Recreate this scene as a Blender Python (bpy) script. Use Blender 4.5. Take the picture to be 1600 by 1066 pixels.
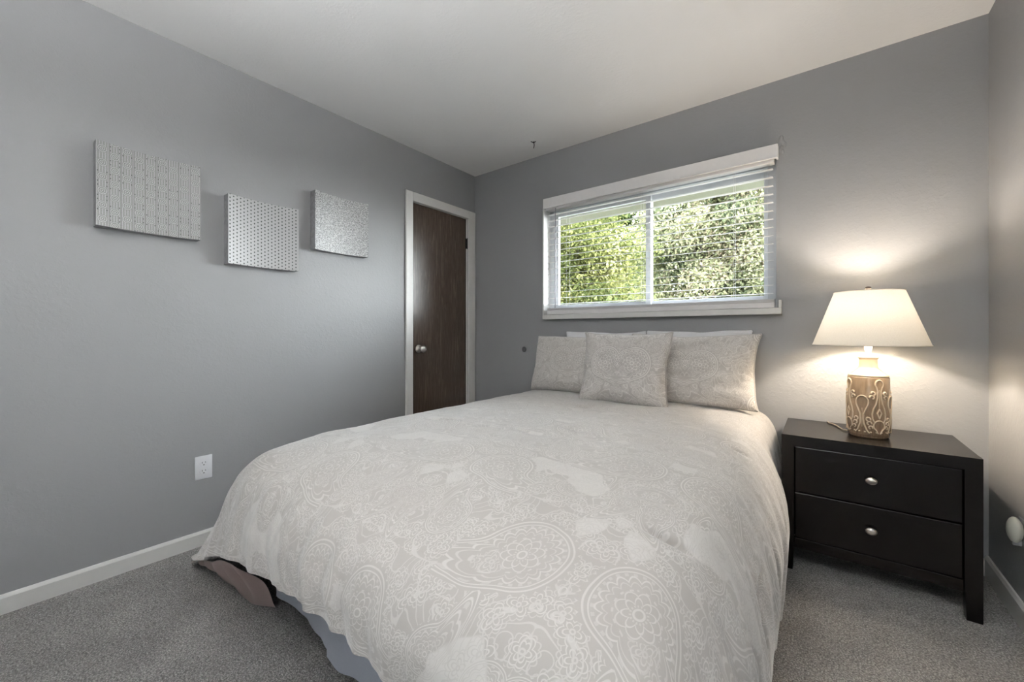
import bpy, bmesh, math, random
import numpy as np
from mathutils import Vector, Matrix

# ------------------------------------------------------------------ camera, world, sun, portals, exposure
SC = bpy.context.scene
COL = SC.collection
for o in list(bpy.data.objects):
    bpy.data.objects.remove(o)
PI = math.pi
XL, XR, YB, YF, H, CAMZ = -2.443, 0.576, 2.648, -0.95, 2.44, 1.0556
cam = bpy.data.objects.new('camera', bpy.data.cameras.new('camera'))
COL.objects.link(cam)
cam.location = (0, 0, CAMZ)
cam.rotation_euler = (PI / 2, 0, 0.65356)
cam.data.sensor_width = 36
cam.data.lens = 631.275 / 1600 * 36
cam.data.shift_y = -(533 - 519.72) / 1600
cam.data.clip_start = 0.02
SC.camera = cam

ADDED_GLOW = 2.15  # strength of the glow added to the sky
W = bpy.data.worlds.new('sky'); SC.world = W
W.use_nodes = True
wn = W.node_tree.nodes; wl = W.node_tree.links
wn.clear()
w_out = wn.new('ShaderNodeOutputWorld'); w_bg = wn.new('ShaderNodeBackground')
w_tc = wn.new('ShaderNodeTexCoord'); w_sep = wn.new('ShaderNodeSeparateXYZ'); w_cr = wn.new('ShaderNodeValToRGB')
wl.new(w_tc.outputs['Generated'], w_sep.inputs[0]); wl.new(w_sep.outputs['Z'], w_cr.inputs[0])
w_cr.color_ramp.elements[0].position = 0.0; w_cr.color_ramp.elements[0].color = (0.97, 0.98, 1.0, 1)
w_cr.color_ramp.elements[1].position = 0.8; w_cr.color_ramp.elements[1].color = (0.70, 0.82, 1.0, 1)
# glow added to the sky, low right of the window, to light the left wall
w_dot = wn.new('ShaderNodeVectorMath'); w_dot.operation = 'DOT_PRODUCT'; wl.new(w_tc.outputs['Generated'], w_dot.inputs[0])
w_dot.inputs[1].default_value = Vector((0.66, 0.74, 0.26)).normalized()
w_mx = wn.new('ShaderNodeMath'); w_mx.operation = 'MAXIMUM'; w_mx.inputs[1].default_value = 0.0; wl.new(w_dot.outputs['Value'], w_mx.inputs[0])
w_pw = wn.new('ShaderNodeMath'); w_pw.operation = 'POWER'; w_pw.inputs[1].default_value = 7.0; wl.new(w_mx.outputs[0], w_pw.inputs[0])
w_gl = wn.new('ShaderNodeMath'); w_gl.operation = 'MULTIPLY_ADD'; w_gl.inputs[1].default_value = ADDED_GLOW; w_gl.inputs[2].default_value = 1.0; wl.new(w_pw.outputs[0], w_gl.inputs[0])
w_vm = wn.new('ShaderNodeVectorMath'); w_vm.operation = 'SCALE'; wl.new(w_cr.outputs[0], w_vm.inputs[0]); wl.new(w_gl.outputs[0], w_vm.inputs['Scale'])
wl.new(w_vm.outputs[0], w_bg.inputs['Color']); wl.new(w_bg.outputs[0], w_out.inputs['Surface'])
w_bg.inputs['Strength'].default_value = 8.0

sun = bpy.data.objects.new('sun', bpy.data.lights.new('sun', 'SUN')); COL.objects.link(sun)
sun.data.energy = 3.7; sun.data.angle = 0.01; sun.data.color = (1.0, 0.93, 0.80)
sun.rotation_euler = Vector((0.62, -0.25, 0.70)).to_track_quat('Z', 'Y').to_euler()

def portal(name, loc, rot, sx, sy):
    l = bpy.data.lights.new(name, 'AREA'); l.shape = 'RECTANGLE'; l.size = sx; l.size_y = sy
    l.cycles.is_portal = True
    o = bpy.data.objects.new(name, l); COL.objects.link(o); o.location = loc; o.rotation_euler = rot
WX0, WX1, WZ0, WZ1 = -1.697, -0.197, 1.19, 2.03          # the window in the back wall
FX0, FX1, FZ0, FZ1 = -0.10, 0.42, 0.45, 0.97            # opening added behind the camera for fill daylight
portal('portal_back', ((WX0 + WX1) / 2, YB + 0.16, (WZ0 + WZ1) / 2), (-PI / 2, 0, 0), WX1 - WX0, WZ1 - WZ0)
portal('portal_front', ((FX0 + FX1) / 2, YF - 0.16, (FZ0 + FZ1) / 2), (PI / 2, 0, 0), FX1 - FX0, FZ1 - FZ0)

SC.view_settings.view_transform = 'Standard'
SC.view_settings.look = 'None'
SC.view_settings.gamma = 1
SC.view_settings.use_curve_mapping = False
SC.view_settings.exposure = 0.95
LAMP_W = 12.0
FILL_STRENGTH = 320.0  # emission of the ring in the added uplight
FILL_BOWL_STRENGTH = 3.0  # weaker emission of the added uplight's bowl

# ------------------------------------------------------------------ helpers
def link(o, parent=None):
    COL.objects.link(o)
    if parent: o.parent = parent
    return o
def props(o, label=None, cat=None, group=None, kind=None):
    if label: o['label'] = label
    if cat: o['category'] = cat
    if group: o['group'] = group
    if kind: o['kind'] = kind
    return o
def empty(name, loc=(0, 0, 0), rot=(0, 0, 0), **k):
    o = bpy.data.objects.new(name, None); link(o); o.location = loc; o.rotation_euler = rot
    o.empty_display_size = 0.05
    return props(o, **k)
def mobj(name, me, mat=None, parent=None, smooth=False, **k):
    o = bpy.data.objects.new(name, me); link(o, parent)
    if mat: me.materials.append(mat)
    if smooth:
        me.polygons.foreach_set('use_smooth', [True] * len(me.polygons))
    return props(o, **k)
class MB:
    """collects shapes in one bmesh"""
    def __init__(s): s.b = bmesh.new()
    def box(s, x0, x1, y0, y1, z0, z1, bev=0.0, seg=2, mat=None):
        r = bmesh.ops.create_cube(s.b, size=1)
        vs = r['verts']
        M = Matrix.Translation(((x0 + x1) / 2, (y0 + y1) / 2, (z0 + z1) / 2)) @ Matrix.Diagonal((x1 - x0, y1 - y0, z1 - z0, 1))
        if mat is not None: M = mat @ M
        bmesh.ops.transform(s.b, matrix=M, verts=vs)
        if bev > 0:
            es = list({e for v in vs for e in v.link_edges})
            bmesh.ops.bevel(s.b, geom=es, offset=bev, segments=seg, affect='EDGES', profile=0.5)
        return s
    def prism(s, pts, axis, a0, a1):
        """polygon pts in the two other axes, extruded along axis from a0 to a1"""
        def mk(p, a):
            return {'x': (a, p[0], p[1]), 'y': (p[0], a, p[1]), 'z': (p[0], p[1], a)}[axis]
        A = [s.b.verts.new(mk(p, a0)) for p in pts]; B = [s.b.verts.new(mk(p, a1)) for p in pts]
        n = len(pts)
        s.b.faces.new(A); s.b.faces.new(B[::-1])
        for i in range(n):
            s.b.faces.new((A[i], B[i], B[(i + 1) % n], A[(i + 1) % n]))
        return s
    def lathe(s, prof, n=48, M=None, cap=True):
        rows = []
        for r, z in prof:
            rows.append([s.b.verts.new((r * math.cos(2 * PI * k / n), r * math.sin(2 * PI * k / n), z)) for k in range(n)])
        for a, b in zip(rows, rows[1:]):
            for k in range(n):
                s.b.faces.new((a[k], a[(k + 1) % n], b[(k + 1) % n], b[k]))
        if cap:
            s.b.faces.new(rows[0][::-1]); s.b.faces.new(rows[-1])
        if M is not None:
            bmesh.ops.transform(s.b, matrix=M, verts=[v for r in rows for v in r])
        return s
    def tube(s, pts, r, n=8, rads=None):
        pts = [Vector(p) for p in pts]
        rows = []
        up = Vector((0.13, 0.27, 0.95)).normalized()
        for i, p in enumerate(pts):
            t = (pts[min(i + 1, len(pts) - 1)] - pts[max(i - 1, 0)]).normalized()
            a = t.cross(up)
            if a.length < 1e-3: a = t.cross(Vector((1, 0, 0)))
            a.normalize(); b = t.cross(a).normalized()
            rr = rads[i] if rads else r
            rows.append([s.b.verts.new(p + a * (rr * math.cos(2 * PI * k / n)) + b * (rr * math.sin(2 * PI * k / n))) for k in range(n)])
        for A, B in zip(rows, rows[1:]):
            for k in range(n):
                s.b.faces.new((A[k], A[(k + 1) % n], B[(k + 1) % n], B[k]))
        s.b.faces.new(rows[0][::-1]); s.b.faces.new(rows[-1])
        return s
    def ball(s, c, r, sc=(1, 1, 1), u=20, v=12):
        q = bmesh.ops.create_uvsphere(s.b, u_segments=u, v_segments=v, radius=r)
        bmesh.ops.transform(s.b, matrix=Matrix.Translation(c) @ Matrix.Diagonal((*sc, 1)), verts=q['verts'])
        return s
    def build(s, name, mat=None, parent=None, smooth=False, angle=None, **k):
        bmesh.ops.recalc_face_normals(s.b, faces=s.b.faces)
        me = bpy.data.meshes.new(name); s.b.to_mesh(me); s.b.free()
        o = mobj(name, me, mat, parent, smooth, **k)
        if angle is not None:
            me.polygons.foreach_set('use_smooth', [True] * len(me.polygons))
            try: me.set_sharp_from_angle(angle=angle)
            except Exception: pass
        return o
def grid_mesh(name, P, uv=None, attrs=None, wrap_u=False, flip=False):
    """P: (nu, nv, 3) array -> quad mesh"""
    nu, nv = P.shape[:2]
    me = bpy.data.meshes.new(name)
    I = np.arange(nu * nv).reshape(nu, nv)
    a = I if not wrap_u else np.vstack([I, I[:1]])
    q = np.stack([a[:-1, :-1], a[1:, :-1], a[1:, 1:], a[:-1, 1:]], -1).reshape(-1, 4)
    if flip: q = q[:, ::-1]
    nf = len(q)
    me.vertices.add(nu * nv); me.vertices.foreach_set('co', P.reshape(-1).astype(np.float32))
    me.loops.add(nf * 4); me.loops.foreach_set('vertex_index', q.reshape(-1).astype(np.int32))
    me.polygons.add(nf); me.polygons.foreach_set('loop_start', np.arange(0, nf * 4, 4, dtype=np.int32))
    me.polygons.foreach_set('loop_total', np.full(nf, 4, dtype=np.int32))
    me.update(calc_edges=True)
    if uv is not None:
        L = me.uv_layers.new(name='UVMap')
        L.data.foreach_set('uv', uv.reshape(-1, 2)[q.reshape(-1)].reshape(-1).astype(np.float32))
    for k, v in (attrs or {}).items():
        at = me.attributes.new(k, 'FLOAT', 'POINT'); at.data.foreach_set('value', v.reshape(-1).astype(np.float32))
    me.validate()
    return me
def vnoise(X, Y, seed, scale, octs=3):
    """smooth numpy noise, roughly -1..1"""
    r = np.random.RandomState(seed); out = 0; amp = 1.0; tot = 0
    for o in range(octs):
        acc = 0
        for k in range(5):
            th = r.rand() * 2 * PI; f = (0.7 + 0.6 * r.rand()) * 2 * PI / scale * 2 ** o; ph = r.rand() * 6.28
            acc = acc + np.sin((X * np.cos(th) + Y * np.sin(th)) * f + ph)
        out = out + amp * acc / 2.6; tot += amp; amp *= 0.5
    return out / tot
def catmull(P, n, knots=None):
    """interpolate control array P along axis 0 to n samples (Catmull-Rom)"""
    m = P.shape[0]
    t = np.linspace(0, m - 1, n)
    i = np.clip(t.astype(int), 0, m - 2); f = (t - i).reshape(-1, *([1] * (P.ndim - 1)))
    p0 = P[np.maximum(i - 1, 0)]; p1 = P[i]; p2 = P[i + 1]; p3 = P[np.minimum(i + 2, m - 1)]
    return 0.5 * (2 * p1 + (p2 - p0) * f + (2 * p0 - 5 * p1 + 4 * p2 - p3) * f ** 2 + (3 * p1 - p0 - 3 * p2 + p3) * f ** 3)
def sstep(a, b, x):
    t = np.clip((x - a) / (b - a), 0, 1); return t * t * (3 - 2 * t)

# ------------------------------------------------------------------ node helper: sockets with operators
class S:
    def __init__(s, nt, sock): s.nt = nt; s.k = sock
    def _m(s, op, *a):
        n = s.nt.nodes.new('ShaderNodeMath'); n.operation = op
        for i, v in enumerate((s,) + a):
            if isinstance(v, S): s.nt.links.new(v.k, n.inputs[i])
            else: n.inputs[i].default_value = v
        return S(s.nt, n.outputs[0])
    def __add__(s, o): return s._m('ADD', o)
    __radd__ = __add__
    def __sub__(s, o): return s._m('SUBTRACT', o)
    def __rsub__(s, o): return (s * -1.0) + o
    def __mul__(s, o): return s._m('MULTIPLY', o)
    __rmul__ = __mul__
    def __truediv__(s, o): return s._m('DIVIDE', o)
    def sin(s): return s._m('SINE')
    def cos(s): return s._m('COSINE')
    def abs(s): return s._m('ABSOLUTE')
    def sqrt(s): return s._m('SQRT')
    def max(s, o): return s._m('MAXIMUM', o)
    def min(s, o): return s._m('MINIMUM', o)
    def fmod(s, o): return s._m('FLOORED_MODULO', o)
    def floor(s): return s._m('FLOOR')
    def gt(s, o): return s._m('GREATER_THAN', o)
    def lt(s, o): return s._m('LESS_THAN', o)
    def atan2(s, o): return s._m('ARCTAN2', o)
    def pow(s, o): return s._m('POWER', o)
    def exp(s): return s._m('EXPONENT')
    def step(s, a, b):
        n = s.nt.nodes.new('ShaderNodeMapRange'); n.interpolation_type = 'SMOOTHSTEP'
        s.nt.links.new(s.k, n.inputs['Value']); n.inputs['From Min'].default_value = a; n.inputs['From Max'].default_value = b
        if a > b:
            n.inputs['From Min'].default_value = b; n.inputs['From Max'].default_value = a
            n.inputs['To Min'].default_value = 1; n.inputs['To Max'].default_value = 0
        return S(s.nt, n.outputs['Result'])
    def line(s, at, w): return (s - at).abs().step(w, w * 0.45)

def material(name):
    m = bpy.data.materials.new(name); m.use_nodes = True
    nt = m.node_tree; b = nt.nodes['Principled BSDF']
    return m, nt, b
def setp(b, col=None, rough=None, metal=None, spec=None, sheen=None, coat=None):
    if col is not None: b.inputs['Base Color'].default_value = (*col, 1)
    if rough is not None: b.inputs['Roughness'].default_value = rough
    if metal is not None: b.inputs['Metallic'].default_value = metal
    if spec is not None: b.inputs['Specular IOR Level'].default_value = spec
    if sheen is not None: b.inputs['Sheen Weight'].default_value = sheen
    if coat is not None: b.inputs['Coat Weight'].default_value = coat
def coords(nt, kind='Object', scale=(1, 1, 1)):
    t = nt.nodes.new('ShaderNodeTexCoord'); mp = nt.nodes.new('ShaderNodeMapping')
    mp.inputs['Scale'].default_value = scale
    nt.links.new(t.outputs[kind], mp.inputs[0]); return mp.outputs[0]
def noise(nt, vec, scale, detail=3, rough=0.5, dist=0.0):
    n = nt.nodes.new('ShaderNodeTexNoise'); n.inputs['Scale'].default_value = scale; n.inputs['Detail'].default_value = detail
    n.inputs['Roughness'].default_value = rough; n.inputs['Distortion'].default_value = dist
    nt.links.new(vec, n.inputs['Vector']); return S(nt, n.outputs['Fac'])
def voro(nt, vec, scale, feature='F1'):
    n = nt.nodes.new('ShaderNodeTexVoronoi'); n.inputs['Scale'].default_value = scale; n.feature = feature
    nt.links.new(vec, n.inputs['Vector']); return n
def ramp(nt, fac, stops):
    n = nt.nodes.new('ShaderNodeValToRGB'); e = n.color_ramp.elements
    while len(e) < len(stops): e.new(0.5)
    for x, (p, c) in zip(e, stops): x.position = p; x.color = (*c, 1)
    nt.links.new(fac.k if isinstance(fac, S) else fac, n.inputs[0]); return n.outputs[0]
def bump(nt, b, h, strength, dist=0.002):
    n = nt.nodes.new('ShaderNodeBump'); n.inputs['Strength'].default_value = strength; n.inputs['Distance'].default_value = dist
    nt.links.new(h.k if isinstance(h, S) else h, n.inputs['Height']); nt.links.new(n.outputs[0], b.inputs['Normal']); return n
def plain(name, col, rough=0.5, **k):
    m, nt, b = material(name); setp(b, col, rough, **k)
    v = coords(nt); n = noise(nt, v, 40, 4)
    c = [tuple(x * f for x in col) for f in (0.985, 1.01)]
    nt.links.new(ramp(nt, n, [(0.3, c[0]), (0.7, c[1])]), b.inputs['Base Color'])
    return m

def m_paint(name, col, rough, tex, strength):
    m, nt, b = material(name); setp(b, col, rough, spec=0.4)
    v = coords(nt)
    n = noise(nt, v, tex, 4, 0.55, 0.6); n2 = noise(nt, v, 2.0, 2)
    nt.links.new(ramp(nt, n2, [(0.3, tuple(c * 0.985 for c in col)), (0.7, tuple(c * 1.015 for c in col))]), b.inputs['Base Color'])
    bump(nt, b, n.step(0.42, 0.68), strength, 0.003)
    return m
M_WALL = m_paint('grey wall paint', (0.300, 0.302, 0.306), 0.5, 55, 0.13)
M_CEIL = m_paint('white ceiling paint', (0.86, 0.855, 0.845), 0.85, 60, 0.14)
M_TRIM = plain('white trim paint', (0.76, 0.75, 0.72), 0.4)
M_BLIND = plain('white blind vinyl', (0.82, 0.80, 0.79), 0.45)
M_VINYL = plain('white window vinyl', (0.68, 0.69, 0.71), 0.4)
M_PLATE = plain('white plastic', (0.78, 0.78, 0.80), 0.35)
M_DARKSLOT = plain('dark slot', (0.03, 0.03, 0.03), 0.6)
M_BLACK = plain('black iron', (0.015, 0.014, 0.013), 0.5, metal=0.5)
M_NICKEL = plain('brushed nickel', (0.62, 0.59, 0.55), 0.28, metal=1.0)
M_SIDING = plain('cream soffit paint', (0.42, 0.41, 0.31), 0.7)

def m_carpet():
    m, nt, b = material('grey carpet'); setp(b, rough=0.95, spec=0.1, sheen=0.25)
    v = coords(nt)
    a = noise(nt, v, 210, 4, 0.75); c = noise(nt, v, 5.0, 2)
    w = voro(nt, v, 190); d = S(nt, w.outputs['Distance'])
    mix = a * 0.72 + (1.0 - d) * 0.16 + c * 0.12
    nt.links.new(ramp(nt, mix, [(0.36, (0.042, 0.040, 0.039)), (0.50, (0.195, 0.186, 0.178)), (0.63, (0.53, 0.51, 0.49))]), b.inputs['Base Color'])
    bump(nt, b, a * 0.7 + (1.0 - d) * 0.5, 0.9, 0.008)
    return m
M_CARPET = m_carpet()
def m_wood(name, c0, c1, rough, scale, coat=0.0, spec=0.5):
    m, nt, b = material(name); setp(b, rough=rough, coat=coat, spec=spec)
    v = coords(nt, 'Object', scale)
    n = noise(nt, v, 3.0, 5, 0.6, 1.2); f = noise(nt, v, 14.0, 4, 0.6, 0.3)
    mix = ((n * 9.0).sin() * 0.5 + 0.5) * 0.45 + f * 0.55
    nt.links.new(ramp(nt, mix, [(0.25, c0), (0.75, c1)]), b.inputs['Base Color'])
    bump(nt, b, mix, 0.12, 0.001)
    return m
M_DOOR = m_wood('dark stained door wood', (0.062, 0.042, 0.031), (0.150, 0.110, 0.084), 0.27, (14, 14, 0.9), 0.25)
M_ESP = m_wood('espresso wood', (0.0040, 0.0031, 0.0028), (0.0075, 0.0058, 0.0052), 0.24, (1.2, 16, 16), 0.0, 0.30)

def paisley(x, y, ox, oy, rot, size, flip, n1=17, n2=29):
    """ink value 0..1 and an inside mask of one paisley teardrop drawn round (ox, oy)"""
    x = x - ox; y = y - oy
    c, s = math.cos(rot), math.sin(rot)
    X = (x * c + y * s) * (flip / size); Y = (y * c - x * s) * (1.0 / size)
    Yp = Y.max(0.0)
    X = X - Yp * Yp * 0.30                              # the tail curls
    th = X.atan2(Y)
    rho = (X * X + Y * Y).sqrt()
    R = 1.0 + ((th * th) * -5.0).exp() * 1.30          # round body, pointed tip
    L = rho / R
    ink = L.line(1.0, 0.028).max(L.line(0.90, 0.022))
    ink = ink.max((L - (th * (n1 / 2)).sin().abs() * 0.13).line(0.66, 0.03))
    ink = ink.max((L - (th * (n1 / 2)).sin().abs() * 0.10).line(0.56, 0.02) * 0.7)
    hatch = (th * n2).sin().gt(0.2) * L.step(0.79, 0.80) * L.step(0.87, 0.86)
    ink = ink.max(hatch * 0.6)
    pet = rho - (th * 4.0).cos().abs() * 0.13
    pet2 = rho - (th * 4.0).sin().abs() * 0.10
    ink = ink.max(pet.line(0.20, 0.026)).max(pet2.line(0.36, 0.022) * 0.9).max(rho.line(0.10, 0.03)).max(((th * 16.0).sin().gt(0.1) * rho.line(0.165, 0.03)) * 0.7)
    ink = ink.max((th * n2 * 0.5).sin().gt(0.35) * L.line(0.485, 0.028) * 0.8)
    fr = L - (th * (n2 / 2)).sin().abs() * 0.10
    ink = ink.max(fr.line(1.09, 0.028) * 0.9)
    fill = L.step(0.50, 0.46) * rho.gt(0.48)
    return ink, L.step(1.16, 1.10), fill
def m_fabric(name, ground, lineart, shift=(0.0, 0.0), tile=(0.56, 0.50), scale=1.0, big=(0.215, 0.30, -0.62, 0.185), patches=1.0, fine=17.0):
    m, nt, b = material(name); setp(b, rough=0.85, spec=0.15, sheen=0.55); b.inputs['Sheen Roughness'].default_value = 0.45
    t = nt.nodes.new('ShaderNodeTexCoord')
    wob = nt.nodes.new('ShaderNodeTexNoise'); wob.inputs['Scale'].default_value = 6; nt.links.new(t.outputs['UV'], wob.inputs['Vector'])
    sp = nt.nodes.new('ShaderNodeSeparateXYZ'); nt.links.new(t.outputs['UV'], sp.inputs[0])
    wf = (S(nt, wob.outputs['Fac']) - 0.5) * 0.02
    u = (S(nt, sp.outputs[0]) + wf) * scale + shift[0]; v = (S(nt, sp.outputs[1]) - wf) * scale + shift[1]
    T, V = tile
    col = (u / T).floor()
    v2 = v + col.fmod(2.0) * (V * 0.5)                  # half drop
    x = (u.fmod(T) - T / 2).abs(); y = v2.fmod(V)       # mirrored pair of motifs
    i1, m1, L1 = paisley(x, y, T * big[0], V * big[1], big[2], V * big[3], 1.0)
    i2, m2, L2 = paisley(x, y, T * 0.33, V * 0.78, 2.2, V * 0.105, -1.0, 11, 19)
    i3, m3, L3 = paisley(x, y, T * 0.06, V * 0.77, 0.25, V * 0.085, 1.0, 9, 15)
    # small flowers and leaf sprays between the motifs
    cb = nt.nodes.new('ShaderNodeCombineXYZ'); nt.links.new(x.k, cb.inputs[0]); nt.links.new(y.k, cb.inputs[1])
    vo = voro(nt, cb.outputs[0], fine); vo.voronoi_dimensions = '2D'
    dv = S(nt, vo.outputs['Distance'])
    ps = nt.nodes.new('ShaderNodeSeparateXYZ'); nt.links.new(vo.outputs['Position'], ps.inputs[0])
    ang = (y - S(nt, ps.outputs[1])).atan2(x - S(nt, ps.outputs[0]))
    fl = dv - (ang * 2.5).cos().abs() * 0.16
    bg = fl.line(0.12, 0.035).max(fl.line(0.27, 0.03)).max(dv.line(0.07, 0.04) * 0.8).max((dv - (ang * 6).sin().abs() * 0.08).line(0.44, 0.03) * 0.7)
    # curling stems: contour lines of a slow noise
    st = noise(nt, cb.outputs[0], 9.0, 1.0)
    bg = bg.max(((st * 38.0).sin()).line(0.0, 0.30) * 0.75)
    i1 = i1.max(bg * L1 * 0.75); i2 = i2.max(bg * L2 * 0.6); i3 = i3.max(bg * L3 * 0.6)
    ink = bg * (1.0 - m1)
    ink = ink * (1.0 - m2) + i2 * m2
    ink = ink * (1.0 - m3) + i3 * m3
    ink = ink * (1.0 - m1) + i1 * m1
    # plain pale patches of ground here and there, the ink turning dark on them
    cb2 = nt.nodes.new('ShaderNodeCombineXYZ'); nt.links.new(x.k, cb2.inputs[0]); nt.links.new(v.k, cb2.inputs[1])
    zone = noise(nt, cb2.outputs[0], 3.6, 2.5, 0.6).step(0.575, 0.59) * (1.0 - m1) * patches
    val = ink * (1.0 - zone) + (0.92 - ink * 0.42) * zone
    weave = noise(nt, coords(nt, 'UV', (1, 1, 1)), 420, 2)
    val2 = val * 0.88 + weave * 0.12
    nt.links.new(ramp(nt, val2, [(0.0, ground), (1.0, lineart)]), b.inputs['Base Color'])
    bump(nt, b, weave * 0.5 + val * 0.2, 0.10, 0.0015)
    return m
M_COMF = m_fabric('paisley comforter cotton', (0.475, 0.450, 0.424), (0.68, 0.655, 0.625))
M_SHAM = m_fabric('paisley sham cotton', (0.46, 0.432, 0.402), (0.72, 0.69, 0.655), (0.24, 0.02), (0.48, 0.43), 1.0, (0.17, 0.55, 2.62, 0.21), 0.0, 26.0)
M_CUSH = m_fabric('paisley cushion cotton', (0.44, 0.414, 0.388), (0.71, 0.68, 0.65), (0.30, 0.02), (0.60, 0.45), 1.0, (0.145, 0.55, 2.62, 0.225), 0.0, 26.0)
def m_cloth(name, col, rough=0.9):
    m, nt, b = material(name); setp(b, col, rough, spec=0.15, sheen=0.2)
    v = coords(nt); n = noise(nt, v, 260, 3); n2 = noise(nt, v, 7, 3)
    nt.links.new(ramp(nt, n * 0.5 + n2 * 0.5, [(0.3, tuple(c * 0.93 for c in col)), (0.7, tuple(min(1, c * 1.05) for c in col))]), b.inputs['Base Color'])
    bump(nt, b, n, 0.1, 0.001)
    return m
M_LIN = m_cloth('white pillow cotton', (0.76, 0.76, 0.77))
M_SKIRT = m_cloth('pale bed skirt cotton', (0.53, 0.56, 0.63))
M_LINING = m_cloth('pinkish lining', (0.50, 0.38, 0.355))
M_MATT = m_cloth('mattress ticking', (0.6, 0.6, 0.6))

def m_glass():
    m = bpy.data.materials.new('window glass'); m.use_nodes = True; nt = m.node_tree; nt.nodes.clear()
    o = nt.nodes.new('ShaderNodeOutputMaterial'); t = nt.nodes.new('ShaderNodeBsdfTransparent'); g = nt.nodes.new('ShaderNodeBsdfGlossy')
    g.inputs['Roughness'].default_value = 0.02; f = nt.nodes.new('ShaderNodeFresnel'); f.inputs[0].default_value = 1.10
    mx = nt.nodes.new('ShaderNodeMixShader'); t.inputs[0].default_value = (0.96, 0.98, 0.97, 1)
    nt.links.new(f.outputs[0], mx.inputs[0]); nt.links.new(t.outputs[0], mx.inputs[1]); nt.links.new(g.outputs[0], mx.inputs[2]); nt.links.new(mx.outputs[0], o.inputs[0])
    return m
M_GLASS = m_glass()

# ------------------------------------------------------------------ the room
st = dict(kind='structure')
MB().box(XL - .15, XR + .15, YF - .15, YB + .15, -0.12, 0.0).build('floor', M_CARPET, **st)
MB().box(XL - .15, XR + .15, YF - .15, YB + .15, H, H + 0.2).build('ceiling', M_CEIL, **st)
def wall_hole(name, y0, y1, x0, x1, z0, z1):
    b = MB()
    b.box(XL - .15, x0, y0, y1, 0, H); b.box(x1, XR + .15, y0, y1, 0, H)
    b.box(x0, x1, y0, y1, 0, z0); b.box(x0, x1, y0, y1, z1, H)
    bmesh.ops.remove_doubles(b.b, verts=b.b.verts, dist=1e-5)
    return b.build(name, M_WALL, **st)
wall_back = wall_hole('wall_back', YB, YB + .15, WX0, WX1, WZ0, WZ1)
wall_hole('wall_front', YF - .15, YF, FX0, FX1, FZ0, FZ1)
DY0, DY1, DZ = 1.949, 2.558, 2.047                        # door opening in the left wall
b = MB(); b.box(XL - .15, XL, YF, DY0, 0, H); b.box(XL - .15, XL, DY1, YB, 0, H); b.box(XL - .15, XL, DY0, DY1, DZ, H)
b.box(XL - .15, XL - .11, DY0, DY1, 0, DZ)
bmesh.ops.remove_doubles(b.b, verts=b.b.verts, dist=1e-5)
b.build('wall_left', M_WALL, **st)
MB().box(XR, XR + .15, YF, YB, 0, H).build('wall_right', M_WALL, **st)
def board(name, pts, axis, a0, a1):
    MB().prism(pts, axis, a0, a1).build(name, M_TRIM, **st)
t, hh = .013, .072
prof = [(0, 0), (t, 0), (t, hh - .012), (t - .006, hh), (0, hh)]
board('baseboard_left', [(XL + p, q) for p, q in prof], 'y', YF, 1.889)
prof2 = [(0, 0), (t, 0), (t, .075), (t - .006, .087), (0, .087)]
board('baseboard_right', [(XR - p, q) for p, q in prof2], 'y', YF, YB)
board('baseboard_back', [(YB - p, q) for p, q in prof], 'x', XL + .002, XR - .014)
# small blister of plaster beside the valance
rs = np.random.RandomState(5)
b = MB()
for k in range(7):
    b.ball((-0.168 + rs.uniform(-.012, .016), YB, 2.115 - k * .012), .008 + rs.rand() * .005, (0.9, .35, 1.5), 10, 7)
b.build('plaster_blister', M_WALL, wall_back, smooth=True)

# door
door = empty('door_1', (XL, DY0, 0), kind='structure')
MB().box(-.055, -.018, .004, DY1 - DY0 - .004, .008, DZ - .004, .002).build('door_slab', M_DOOR, door)
MB().box(-.11, -.005, 0, .003, 0, DZ).box(-.11, -.005, DY1 - DY0 - .003, DY1 - DY0, 0, DZ).box(-.11, -.005, 0, DY1 - DY0, DZ - .003, DZ).build('jamb', M_TRIM, door)
Mk = Matrix.Translation((-.018, .082, .930)) @ Matrix.Rotation(PI / 2, 4, 'Y')
MB().lathe([(.031, 0), (.031, .004), (.026, .008), (.012, .010), (.011, .030), (.018, .036), (.0265, .046), (.028, .055), (.024, .064), (.014, .068), (.004, .069)], 32, Mk).build('door_knob', M_NICKEL, door, smooth=True)
for z in (.20, 1.785):
    h = MB().box(-.019, -.004, DY1 - DY0 - .012, DY1 - DY0 + .014, z, z + .088, .001)
    h.tube([(-.002, DY1 - DY0 + .001, z - .004), (-.002, DY1 - DY0 + .001, z + .092)], .006, 10)
    h.build('hinge', M_BLACK, door)
b = MB()
for (y0, y1, z0, z1) in ((1.889, DY0 + .004, 0, 2.112), (DY1 - .004, 2.641, 0, 2.112), (DY0 + .004, DY1 - .004, DZ - .004, 2.112)):
    b.box(XL, XL + .016, y0, y1, z0, z1, .004)
b.build('trim_1', M_TRIM, **st)

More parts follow.
